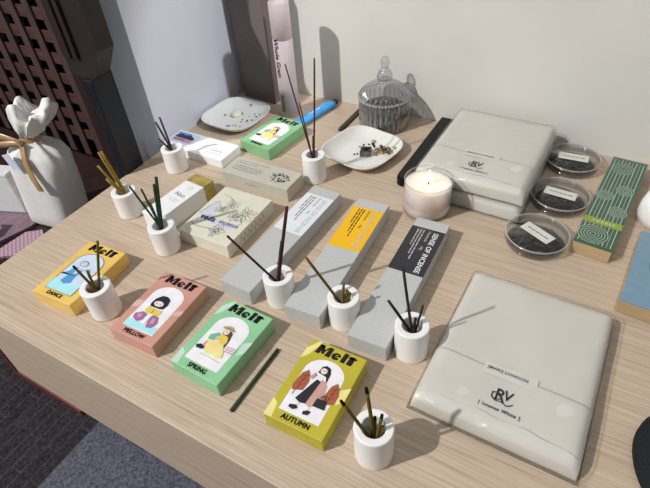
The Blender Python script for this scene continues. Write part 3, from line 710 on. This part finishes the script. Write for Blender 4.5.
# ------------------------------------------------------------------ green box
t = thing('incense_box', 'forest green and kraft box with white rings and a lime band', 'box', (.0424, .7005, 0), -4.95)
W, L, H = .0475, .2275, .020
MB().box(-W/2, W/2, -L/2, L/2, 0, H-.001, 'kraft', .0008).build('kraft_tray', t)
g = MB(); g.box(-W/2-.0003, W/2+.0003, -L/2-.0003, L/2+.0003, H-.001, H, 'forest'); z = H+.0002
xs = [-.42+.105*k for k in range(9)]
for k, x in enumerate(xs):
    lo, hi = (-.48, .48)
    g.line([(x*W, lo*L), (x*W, hi*L)], .0006 if k % 2 else .0011, z, 'line_white')
def rings(cx, cy, r, n, a0=0, a1=2*PI):
    g.poly([(min(W/2, max(-W/2, x)), max(-L/2, min(L/2, y))) for x, y in ell(cx*W, cy*L, r*1.04, r*1.04, 32)], z+.0001, 'forest')
    for k in range(n):
        q = r*(1-k/n); q_ = [(min(W/2, max(-W/2, x)), max(-L/2, min(L/2, y))) for x, y in ell(cx*W, cy*L, q, q, 32)]; g.line(q_+q_[:1], .0009, z+.0002, 'line_white')
rings(-.10, .37, .0145, 4); rings(.20, .12, .0115, 4); rings(-.26, .02, .0110, 4); rings(.24, -.125, .0115, 4); rings(-.12, -.395, .0185, 5)
g.poly([(-W/2-.0003, -.295*L), (W/2+.0003, -.295*L), (W/2+.0003, -.235*L), (-W/2-.0003, -.235*L)], z+.0003, 'lime_band')
g.text('FOREST', .0058, z+.0004, 'white_ink', (.02*W, -.265*L), 0, .0001, 1, space=1.6)
tag(g.build('printed_lid', t), 'forest green printed lid')
tag(MB().box(-W/2-.0018, W/2+.0022, -L/2-.0018, L/2+.0018, 0.0002, H+.0012, 'film_box', .0008).build('clear_sleeve', t), 'clear plastic sleeve')

# blue box
t = thing('incense_box', 'dusty blue topped kraft box at the right edge of the photo', 'box', (.1390, .5710, 0), -4.0)
W, L, H = .118, .140, .020
MB().box(-W/2, W/2, -L/2, L/2, 0, H-.0012, 'kraft', .0008).build('kraft_tray', t)
g = MB(); g.box(-W/2-.0003, W/2+.0003, -L/2-.0003, L/2+.0003, H-.0012, H, 'sea_blue'); z = H+.0002
for k in range(5):
    q = .028-.005*k; q_ = ell(-.012, .008, q, q*1.1, 40); g.line(q_+q_[:1], .0016, z, 'sea_blue_dark')
g.build('printed_lid', t)
MB().box(-W/2-.0018, W/2+.0018, -L/2-.0018, L/2+.0018, 0.0002, H+.0012, 'film_box', .0008).build('clear_sleeve', t)

# white vase at the right
v = MB().lathe([(.024, 0), (.0290, .001), (.0305, .012), (.0300, .024), (.0270, .038), (.0195, .0485), (.0135, .0535), (.0105, .0540), (.0095, .053), (.009, .030)], 'ceramic', 48).build('vase', None, (.1060, .7050, 0))
tag(v, 'rounded white ceramic vase cut by the right photo edge', 'vase')

# black cloth pouch, lower right corner
m = MB(); m.lathe([(.066, .0), (.071, .004), (.071, .011), (.064, .017), (.04, .020), (.002, .021)], 'black_cloth', 60, fn=lambda a, r, z: 1+.03*math.sin(2*a+.6)+.012*math.sin(5*a))
tag(m.build('cloth_pouch', None, (.184, .335, 0)), 'round black cloth pouch in the lower right corner', 'pouch')

# ------------------------------------------------------------------ candle
t = thing('candle', 'lit pale candle in a clear glass beside the pouch stack', 'candle', (-.1965, .5930, 0))
MB().lathe([(.031, .0), (.0340, .0008), (.0350, .003), (.0350, .0545), (.0347, .0552), (.0342, .0545), (.0338, .006), (.030, .0045), (.001, .0045)], 'glass', 56, cap1=True).build('glass_cup', t)
MB().lathe([(.0325, .0048), (.0339, .006), (.0339, .0475), (.031, .0468), (.008, .0462), (.003, .0458)], 'wax', 56).build('wax', t)
MB().lathe([(.0341, .0540), (.0352, .0547), (.0354, .0554), (.0347, .0559), (.0341, .0553)], 'cut_glass', 56, cap0=False, cap1=False).build('glass_rim', t)
MB().tube([(0, 0, .0455), (.0003, .0002, .050), (.0009, .0004, .0528)], .0008, 'burnt', 7).build('wick', t)
MB().lathe([(.0006, .0505), (.0026, .0538), (.0033, .0575), (.0026, .0620), (.0012, .0665), (.0003, .0695)], 'flame', 16).build('flame', t)
lp = bpy.data.lights.new('candle_light', 'POINT'); lp.energy = .022; lp.color = (1, .72, .42); lp.shadow_soft_size = .004
lo = bpy.data.objects.new('candle_light', lp); COL.objects.link(lo); lo.location = (-.1965, .5930, .074)

# ------------------------------------------------------------------ glass jar
t = thing('glass_jar', 'ribbed clear glass jar with a domed lid against the wall', 'jar', (-.3620, .8000, 0))
rib = lambda a, r, z: 1+.065*abs(math.sin(14*a)) if r > .02 else 1
MB().lathe([(.036, .0), (.0425, .002), (.0440, .007), (.0440, .054), (.0425, .056), (.0405, .054), (.0405, .008), (.001, .006)], 'cut_glass', 392, fn=rib).build('jar_body', t)
lid = MB().lathe([(.0430, .058), (.0450, .0600), (.0425, .0655), (.0360, .0720), (.0270, .0785), (.0180, .0850), (.0120, .0900)], 'cut_glass', 392, fn=rib, cap0=False, cap1=False).build('lid', t)
k_ = MB().lathe([(.0120, .090), (.0140, .0930), (.0140, .0972), (.0106, .0990), (.0118, .1010), (.0112, .1045), (.0062, .1070), (.0056, .1095), (.0070, .1135), (.0078, .1185), (.0068, .1245), (.0038, .1295), (.0004, .1312)], 'cut_glass', 32).build('knob', lid)
bd = MB()
for k in range(52):
    a = 2*PI*k/52; b = bmesh.new(); bmesh.ops.create_icosphere(b, subdivisions=2, radius=.0026); bd.bm(b, 'rim_clear', True, Matrix.Translation((.0465*math.cos(a), .0465*math.sin(a), .0585)))
bd.build('beaded_rim', lid)
hb = MB(); hb.lathe([(.037, .0085), (.0385, .012), (.0385, .036), (.033, .040), (.015, .043), (.002, .0435)], 'herbs', 48, fn=lambda a, r, z: 1+.02*math.sin(9*a+200*z))
for k in range(150):
    a = rng.uniform(0, 2*PI); rr = .033*math.sqrt(rng.random()); b = bmesh.new(); bmesh.ops.create_icosphere(b, subdivisions=1, radius=rng.uniform(.0012, .0026))
    hb.bm(b, 'herbs', False, Matrix.Translation((rr*math.cos(a), rr*math.sin(a), .043-.005*(rr/.033)**2)))
tag(hb.build('dried_herbs', None, (-.3620, .8000, 0)), 'dark dried herbs filling the ribbed glass jar', 'herbs', kind='stuff')

# ------------------------------------------------------------------ plates
def plate_mesh(half, h=.0165, n=96):
    def sq(a, p): c, s = abs(math.cos(a)), abs(math.sin(a)); return 1/((c**p+s**p)**(1/p))
    prof = [(0.001, .0012, 6), (.55, .0012, 3.4), (.70, .0020, 3.4), (.86, .0055, 3.4), (.97, .0100, 3.4), (1., .0115, 3.4), (1.012, .0110, 3.4), (1., .0098, 3.4), (.90, .0050, 3.4), (.74, .0006, 3.4), (.66, .0, 3.4), (.001, .0, 6)]
    vs = []; fs = []
    for r, z, p in prof:
        for k in range(n):
            a = 2*PI*k/n; q = half*r*sq(a, p)
            vs.append((q*math.cos(a), q*math.sin(a), z*h/.0115+(.0014*math.cos(4*(a-PI/4)) * max(0, r-.6) if z > .002 else 0)))
    for i in range(len(prof)-1):
        for k in range(n): fs.append((i*n+k, i*n+(k+1) % n, (i+1)*n+(k+1) % n, (i+1)*n+k))
    return vs, [f[::-1] for f in fs]
PLL = (-.6345, .7000); PLR = (-.3530, .6900)
v, f = plate_mesh(.0585); o = MB().add(v, f, 'porcelain', True).build('plate', None, (*PLL, 0), (0, 0, R(-2)))
tag(o, 'white square plate strewn with seeds at the left wall', 'plate', 'white square plates')
o2 = o.copy(); COL.objects.link(o2); o2.scale = (1.04, 1.04, 1); o2.location = (*PLR, 0); o2.rotation_euler.z = R(-12); tag(o2, 'white square plate with a charcoal cube in front of the glass jar', 'plate', 'white square plates')
def pebble(mb, x, y, z, r, mat, fl=.7):
    b = bmesh.new(); bmesh.ops.create_icosphere(b, subdivisions=1, radius=r)
    for q in b.verts: q.co = Vector((q.co.x*rng.uniform(.8, 1.3), q.co.y*rng.uniform(.7, 1.2), q.co.z*fl*rng.uniform(.8, 1.1)))
    mb.bm(b, mat, False, Matrix.Translation((x, y, z)) @ Matrix.Rotation(rng.uniform(0, PI), 4, 'Z'))
# resin lump and seeds on the left plate
m = MB().lathe([(.0085, 0), (.0105, .002), (.0098, .006), (.0065, .009), (.001, .0103)], 'resin', 20, fn=lambda a, r, z: 1+.08*math.sin(3*a)+.05*math.sin(5*a+1))
tag(m.build('resin_lump', None, (-.6450, .7120, .0014)), 'pale resin lump in the middle of the seed-strewn plate', 'resin')
SEED = [(-.6348, .7492), (-.6665, .7027), (-.6201, .6939), (-.6127, .7303), (-.618, .7188), (-.6119, .7033), (-.6016, .7311), (-.6344, .6702), (-.621, .6771), (-.6111, .6773), (-.6034, .722), (-.6029, .7072), (-.61, .6987), (-.6320, .6720), (-.6360, .6690), (-.6270, .6760), (-.6230, .7020)]
def hz(c, x, y, half, h=.012): # inner plate height
    r = max(abs(x-c[0]), abs(y-c[1]))/half
    return .0013 if r < .55 else .0013+(r-.55)*.018
for x, y in SEED:
    mb = MB(); pebble(mb, 0, 0, 0, rng.uniform(.0013, .0024), 'seed_dark')
    tag(mb.build('seed', None, (x, y, hz(PLL, x, y, .0535)+.0012)), 'small dark dried seed scattered on the plate at the left wall', 'seed', 'seeds on the left plate')
mb = MB(); pebble(mb, 0, 0, 0, .0036, 'seed_dark', .8); tag(mb.build('seed', None, (-.6385, .7200, .0035)), 'larger brown seed pod touching the pale resin lump', 'seed')
# charcoal cube and herbs on the right plate
t = thing('charcoal_cube', 'grey charcoal cube with a round hollow on the square plate', 'charcoal', (-.3460, .6900, .0014), 20)
MB().box(-.0095, .0095, -.0095, .0095, 0, .0100, 'coal', .0008).build('block', t)
tag(MB().lathe([(.0045, .0101), (.0048, .0104), (.0025, .0103), (.0005, .0103)], 'coal_dark', 20).build('hollow', t), 'dark round hollow')
MB().box(-.0080, .0080, -.0080, .0080, .0098, .01015, 'coal_mid', .0002).build('burnt_top', t)
for k in range(44):
    x, y = -.322+rng.gauss(0, .0085), .7105+rng.gauss(0, .0065)
    mb = MB(); mat = rng.choice(['seed_dark', 'seed_light', 'seed_light', 'seed_dark', 'petal']); pebble(mb, 0, 0, 0, rng.uniform(.0016, .0036), mat)
    nm = {'seed_dark': 'dark dried seed heaped', 'seed_light': 'pale dried flower head heaped', 'petal': 'reddish dried petal heaped'}[mat]
    tag(mb.build('dried_petal' if mat == 'petal' else 'seed', None, (x, y, hz(PLR, x, y, .0535)+.0022)), nm+' behind the charcoal cube on the square plate', 'petal' if mat == 'petal' else 'seed', nm.replace(' heaped', 's')+' on the right plate')
for k, (x, y) in enumerate(((-.3620, .7140), (-.3570, .7080), (-.3540, .7190), (-.3500, .7090), (-.3660, .7060), (-.3480, .7230), (-.3630, .6800), (-.3590, .6830), (-.3420, .7150), (-.3440, .7180))):
    mb = MB(); pebble(mb, 0, 0, 0, rng.uniform(.0014, .0030), 'coal_dark'); tag(mb.build('charcoal_crumb', None, (x, y, .0030)), 'black charcoal crumb around the charcoal cube on the square plate', 'charcoal', 'charcoal crumbs on the right plate')
mb = MB(); pebble(mb, 0, 0, 0, .0042, 'seed_light'); tag(mb.build('seed', None, (-.3500, .7290, .0046)), 'yellowish dried flower bud at the back of the charcoal plate', 'flower bud')
mb = MB(); pebble(mb, 0, 0, 0, .0046, 'petal'); tag(mb.build('dried_petal', None, (-.3060, .7060, .0062)), 'largest reddish dried petal at the right of the charcoal plate', 'petal')

# ------------------------------------------------------------------ tall box, tube, blue pack, dark bars
t = thing('tall_box', 'tall dark brown presentation box standing in the wall corner', 'box', (-.6390, .8110, 0), -5)
MB().box(-.0410, .0410, -.0230, .0230, 0, .235, 'brown_board', .0012).build('carton', t)
p = MB(); Tm = Matrix.Translation((0, -.0233, 0)) @ Matrix(((1, 0, 0, 0), (0, 0, -1, 0), (0, 1, 0, 0), (0, 0, 0, 1)))
p.line([(-.041, .150), (-.010, .130), (.020, .112), (.041, .104)], .0010, 0, 'soft_ink', Tm); p.line([(-.012, .100), (.015, .098), (.041, .104)], .0009, 0, 'soft_ink', Tm)
p.line([(.004, .050), (.012, .030), (.018, .010)], .0010, 0, 'soft_ink', Tm); p.line([(.012, .058), (.020, .030), (.022, .012)], .0007, 0, 'soft_ink', Tm)
p.build('embossed_lines', t)
t = thing('cardboard_tube', 'pale mauve cardboard tube with vertical lettering beside the tall box', 'tube', (-.5480, .7640, 0))
TR, TH = .0182, .213
MB().lathe([(TR-.0008, 0), (TR, .0006), (TR, .150), (TR-.0004, .1503), (TR-.0004, .1508), (TR, .1511), (TR, TH-.0006), (TR-.0006, TH), (TR-.0020, TH), (TR-.0022, TH-.0006), (TR-.0022, TH-.004), (.001, TH-.0045)], 'tube_card', 64, cap1=True).build('tube_body', t)
p = MB(); p.text('Whole Grain', .0135, 0, 'ink', (0, 0), -PI/2, .0004, 1.0); # wrap onto the cylinder
az = R(-100); zc = .118
def wrap(mb, az, zc, r):
    b = bmesh.new(); vv = [b.verts.new(q) for q in mb.v]; mi_ = mb.m[0] if mb.m else 0
    for f in mb.f:
        try: b.faces.new([vv[k] for k in f])
        except ValueError: pass
    for k in range(-12, 13):
        bmesh.ops.bisect_plane(b, geom=b.verts[:]+b.edges[:]+b.faces[:], plane_co=(k*.001, 0, 0), plane_no=(1, 0, 0))
    b.verts.index_update(); mb.v = [tuple(q.co) for q in b.verts]; mb.f = [tuple(q.index for q in f.verts) for f in b.faces]
    mb.m = [0]*len(mb.f); mb.s = [False]*len(mb.f); b.free()
    mb.v = [(r*math.cos(az+x/r), r*math.sin(az+x/r), zc+y) for x, y, z in mb.v]
wrap(p, az, zc, TR+.0003); p.build('tube_lettering', t)
p = MB()
for k in range(8): p.line([(-.004, -.0155+.0044*k), (.004, -.0155+.0044*k)], .0042, 0, 'soft_ink')
wrap(p, R(-100), .030, TR+.0002); tag(p.build('grey_patch', t), 'grey upright printed strip')

t = thing('stick_pack', 'bright blue wrapped stick pack lying behind the green box', 'pack', (-.4960, .7760, 0), -11)
b = MB(); n = 16; vs = []; fs = []
rows = [(-.056, .2), (-.054, .8), (-.050, 1), (.040, 1), (.046, .95), (.050, .8)]
for y, s in rows:
    for k in range(n):
        a = 2*PI*k/n; c_, s_ = math.cos(a), math.sin(a); vs.append((.0105*s*math.copysign(abs(c_)**.8, c_), y, .0068+.0066*s*math.copysign(abs(s_)**.8, s_)))
for i in range(len(rows)-1):
    for k in range(n): fs.append((i*n+k, i*n+(k+1) % n, (i+1)*n+(k+1) % n, (i+1)*n+k))
fs.append(tuple(range(n-1, -1, -1))); fs.append(tuple((len(rows)-1)*n+k for k in range(n)))
b.add(vs, fs, 'blue_foil', True).build('wrap', t)
tag(MB().tube([(0, .0495, .0066), (0, .060, .0060), (0, .064, .0055)], [.0068, .0055, .003], 's_brown', 12).build('end_cap', t), 'brown twisted end')
p = MB(); p.line([(-.002, -.02), (.002, -.012), (-.002, -.004), (.002, .004), (-.002, .012)], .0016, .0138, 'white_ink'); p.build('white_wave', t)

def bar(name, label, x0, x1, y0, y1, h, mat):
    w = (x1-x0)/2; pts = [(x1, y1), (x0, y1)]+[((x0+x1)/2+w*math.cos(a), y0+w+w*math.sin(a)) for a in [PI+PI*k/14 for k in range(15)]]
    mb = MB().prism(pts, 0, h*.75, mat); ins = [((x-(x0+x1)/2)*.88+(x0+x1)/2, (y-(y0+y1)/2)*.985+(y0+y1)/2) for x, y in pts]
    nn = len(pts); mb.add([(x, y, h*.75) for x, y in pts]+[(x, y, h) for x, y in ins], [(k, (k+1) % nn, nn+(k+1) % nn, nn+k) for k in range(nn)]+[tuple(range(nn, 2*nn))], mat, False)
    return tag(mb.build(name), label, 'case')
bar('slim_case', 'slim glossy black case with a rounded end beside the pouch stack', -.2655, -.2400, .630, .842, .015, 'black_gloss')
bar('dark_slat', 'thin dark slat on the table left of the glass jar', -.4310, -.4215, .742, .842, .004, 'dark_slat')['category'] = 'slat'

# ------------------------------------------------------------------ things on the bench
t = thing('gift_bag', 'ivory cloth gift bag tied with a gold ribbon on the bench', 'gift bag', (-.880, .412, SEAT+.001), 8)
BWX, BWY = .056, .036
prof = [(.93, 0, 0), (1., .006, 0), (1.02, .03, 0), (1.02, .08, 0), (1.0, .125, 0), (.95, .148, -.001), (.80, .163, -.003), (.45, .175, -.005), (.24, .183, -.006), (.30, .190, -.004), (.46, .205, .004), (.60, .228, .014), (.66, .252, .022), (.62, .262, .026), (.45, .258, .022), (.2, .246, .016), (.02, .240, .014)]
vs = []; fs = []; n = 72
for r, z, dx in prof:
    for k in range(n):
        a = 2*PI*k/n; c_, s_ = math.cos(a), math.sin(a); p_ = 4.2 if z < .155 else 2.2
        q = 1/((abs(c_)**p_+abs(s_)**p_)**(1/p_)); fold = 1+(.10*math.sin(9*a)+.06*math.sin(14*a+1))*(min(1, max(0, (z-.13)/.05)) if z > .13 else 0)+.012*math.sin(5*a+z*60)
        zz = z+(.014*math.sin(2*a+1.0)+.008*math.sin(5*a) if r > .4 and z > .225 else 0)
        vs.append((BWX*r*q*fold*c_+dx+.17*z, BWY*(r if z < .15 else min(1, r*1.25))*q*fold*s_, zz if zz < .19 else .19+(zz-.19)*.78))
for i in range(len(prof)-1):
    for k in range(n): fs.append((i*n+k, i*n+(k+1) % n, (i+1)*n+(k+1) % n, (i+1)*n+k))
fs.append(tuple(range(n-1, -1, -1)))
MB().add(vs, fs, 'bag_cloth', True).build('bag_body', t)
rb = MB(); rb.lathe([(.019, .178), (.0205, .183), (.019, .188)], 'ribbon', 30, cap0=False, cap1=False, T=Matrix.Translation((-.006+.031, 0, 0)) @ Matrix.Diagonal((1, .75, 1, 1)))
def strip(mb, pts, w, mat):
    vs = []; fs = []
    for k, p_ in enumerate(pts):
        d = (Vector(pts[min(k+1, len(pts)-1)])-Vector(pts[max(k-1, 0)])).normalized(); sd = d.cross(Vector((0, -1, .15))).normalized()*w/2
        nrm = Vector((0, -.0006, 0)); vs += [Vector(p_)+sd+nrm, Vector(p_)-sd+nrm, Vector(p_)-sd-nrm, Vector(p_)+sd-nrm]
    for k in range(len(pts)-1):
        for i in range(4): fs.append((4*k+i, 4*k+(i+1) % 4, 4*k+4+(i+1) % 4, 4*k+4+i))
    mb.add(vs, fs, mat, True)
strip(rb, [(x_+.031, y_, z_) for x_, y_, z_ in [(-.006, -.022, .183), (-.030, -.030, .196), (-.062, -.030, .194), (-.092, -.026, .186)]], .013, 'ribbon')
strip(rb, [(x_+.031, y_, z_) for x_, y_, z_ in [(-.006, -.022, .182), (-.028, -.032, .184), (-.058, -.034, .178)]], .011, 'ribbon')
strip(rb, [(x_+.031, y_, z_) for x_, y_, z_ in [(-.004, -.022, .182), (.008, -.040, .160), (.016, -.046, .130), (.020, -.046, .105)]], .013, 'ribbon')
strip(rb, [(x_+.031, y_, z_) for x_, y_, z_ in [(-.006, -.024, .176), (-.002, -.026, .190)]], .014, 'ribbon')
rb.build('ribbon', t)
tg = MB(); tg.box(-.009, .009, -.0006, .0006, -.030, 0, 'tag_card', .0005, T=Matrix.Translation((.006, -.045, .172)) @ Matrix.Rotation(R(-18), 4, 'Y')); tag(tg.build('gift_tag', t), 'pale gift tag')

def cloth(name, pts, z, mat, label, cat, th=.004, seed=1):
    mb = MB(); mb.prism(pts, 0, th, mat); return tag(mb.build(name, None, (0, 0, z)), label, cat)
cloth('folded_cloth', [(-1.06, .27), (-.93, .275), (-.905, .36), (-.912, .44), (-1.06, .44)], SEAT+.0005, 'mauve_cloth', 'folded mauve cloth lying on the bench', 'cloth', .006)
cloth('folded_cloth', [(-.905, .262), (-.850, .300), (-.852, .352), (-.876, .364), (-.900, .345)], SEAT+.0005, 'pink_cloth', 'pink crosshatched cloth in front of the ivory gift bag', 'cloth', .005)
t = thing('paper_bag', 'plain white paper bag on the bench left of the ivory gift bag', 'bag', (-1.005, .385, SEAT+.007), 20)
MB().box(-.055, .055, -.022, .022, 0, .085, 'white_paper', .003).build('bag_body', t)
MB().box(-.055, .055, -.0225, .0, .0852, .092, 'white_paper', .001).build('folded_top', t)
tag(MB().box(-.026, .026, -.018, .018, 0, .022, 'white_paper', .002).build('small_carton', None, (-.965, .305, SEAT+.007), (0, 0, R(25))), 'small white carton on the mauve cloth', 'carton')

# ------------------------------------------------------------------ light
def aim(o, target):
    o.rotation_euler = (Vector(target)-Vector(o.location)).to_track_quat('-Z', 'Y').to_euler()
ks = bpy.data.lights.new('shop_spotlight', 'SPOT'); ks.energy = 535; ks.color = (1, .968, .93); ks.shadow_soft_size = .05; ks.spot_size = R(64); ks.spot_blend = .4
ko = bpy.data.objects.new('shop_spotlight', ks); COL.objects.link(ko); ko.location = (-1.98, -1.85, 2.78); aim(ko, (-.2, .45, 0))
fl = bpy.data.lights.new('cool_fill', 'AREA'); fl.shape = 'RECTANGLE'; fl.size = 1.6; fl.size_y = 1.6; fl.energy = 10; fl.color = (.72, .84, 1)  # unseen cool fill, added to tint the left side
fo = bpy.data.objects.new('cool_fill', fl); COL.objects.link(fo); fo.location = (-2.3, -1.3, 1.1); aim(fo, (-.5, .3, .0))
cl = bpy.data.lights.new('ceiling_light', 'AREA'); cl.shape = 'RECTANGLE'; cl.size = 3; cl.size_y = 3; cl.energy = 12; cl.color = (.93, .96, 1)
co = bpy.data.objects.new('ceiling_light', cl); COL.objects.link(co); co.location = (-.5, -.1, 2.6); aim(co, (-.5, -.1, 0))
s2 = bpy.data.lights.new('wall_fill_spot', 'SPOT'); s2.energy = 110; s2.color = (.93, .95, 1); s2.shadow_soft_size = .05; s2.spot_size = R(12); s2.spot_blend = .35  # unseen spot, added to brighten the left wall and the corner plate
so = bpy.data.objects.new('wall_fill_spot', s2); COL.objects.link(so); so.location = (.9, .60, 1.5); aim(so, (-.7, .725, .06))
w = bpy.data.worlds.new('World'); SC.world = w; w.use_nodes = True
bg = w.node_tree.nodes['Background']; bg.inputs[0].default_value = (.86, .93, 1.0, 1); bg.inputs[1].default_value = .15

# ------------------------------------------------------------------ camera
F_PX, PITCH, ROLL, CH_, AZ = 515.25, .735153, -.0852325, .492863, R(32.9)
fw = Vector((0, math.cos(PITCH), -math.sin(PITCH))); r0 = Vector((1, 0, 0)); u0 = r0.cross(fw)
cr, sr = math.cos(ROLL), math.sin(ROLL)
rt = r0*cr+u0*sr; up = -r0*sr+u0*cr
Rz = Matrix.Rotation(AZ, 3, 'Z'); rt, up, fw = Rz @ rt, Rz @ up, Rz @ fw
cd = bpy.data.cameras.new('camera'); cd.sensor_fit = 'HORIZONTAL'; cd.sensor_width = 36; cd.lens = F_PX/650*36; cd.clip_start = .01
cam = bpy.data.objects.new('camera', cd); COL.objects.link(cam)
cam.matrix_world = Matrix(((rt.x, up.x, -fw.x, 0), (rt.y, up.y, -fw.y, 0), (rt.z, up.z, -fw.z, CH_), (0, 0, 0, 1)))
SC.camera = cam
SC.view_settings.view_transform = 'Standard'; SC.view_settings.look = 'None'; SC.view_settings.gamma = 1; SC.view_settings.exposure = 0
SC.view_settings.use_curve_mapping = False
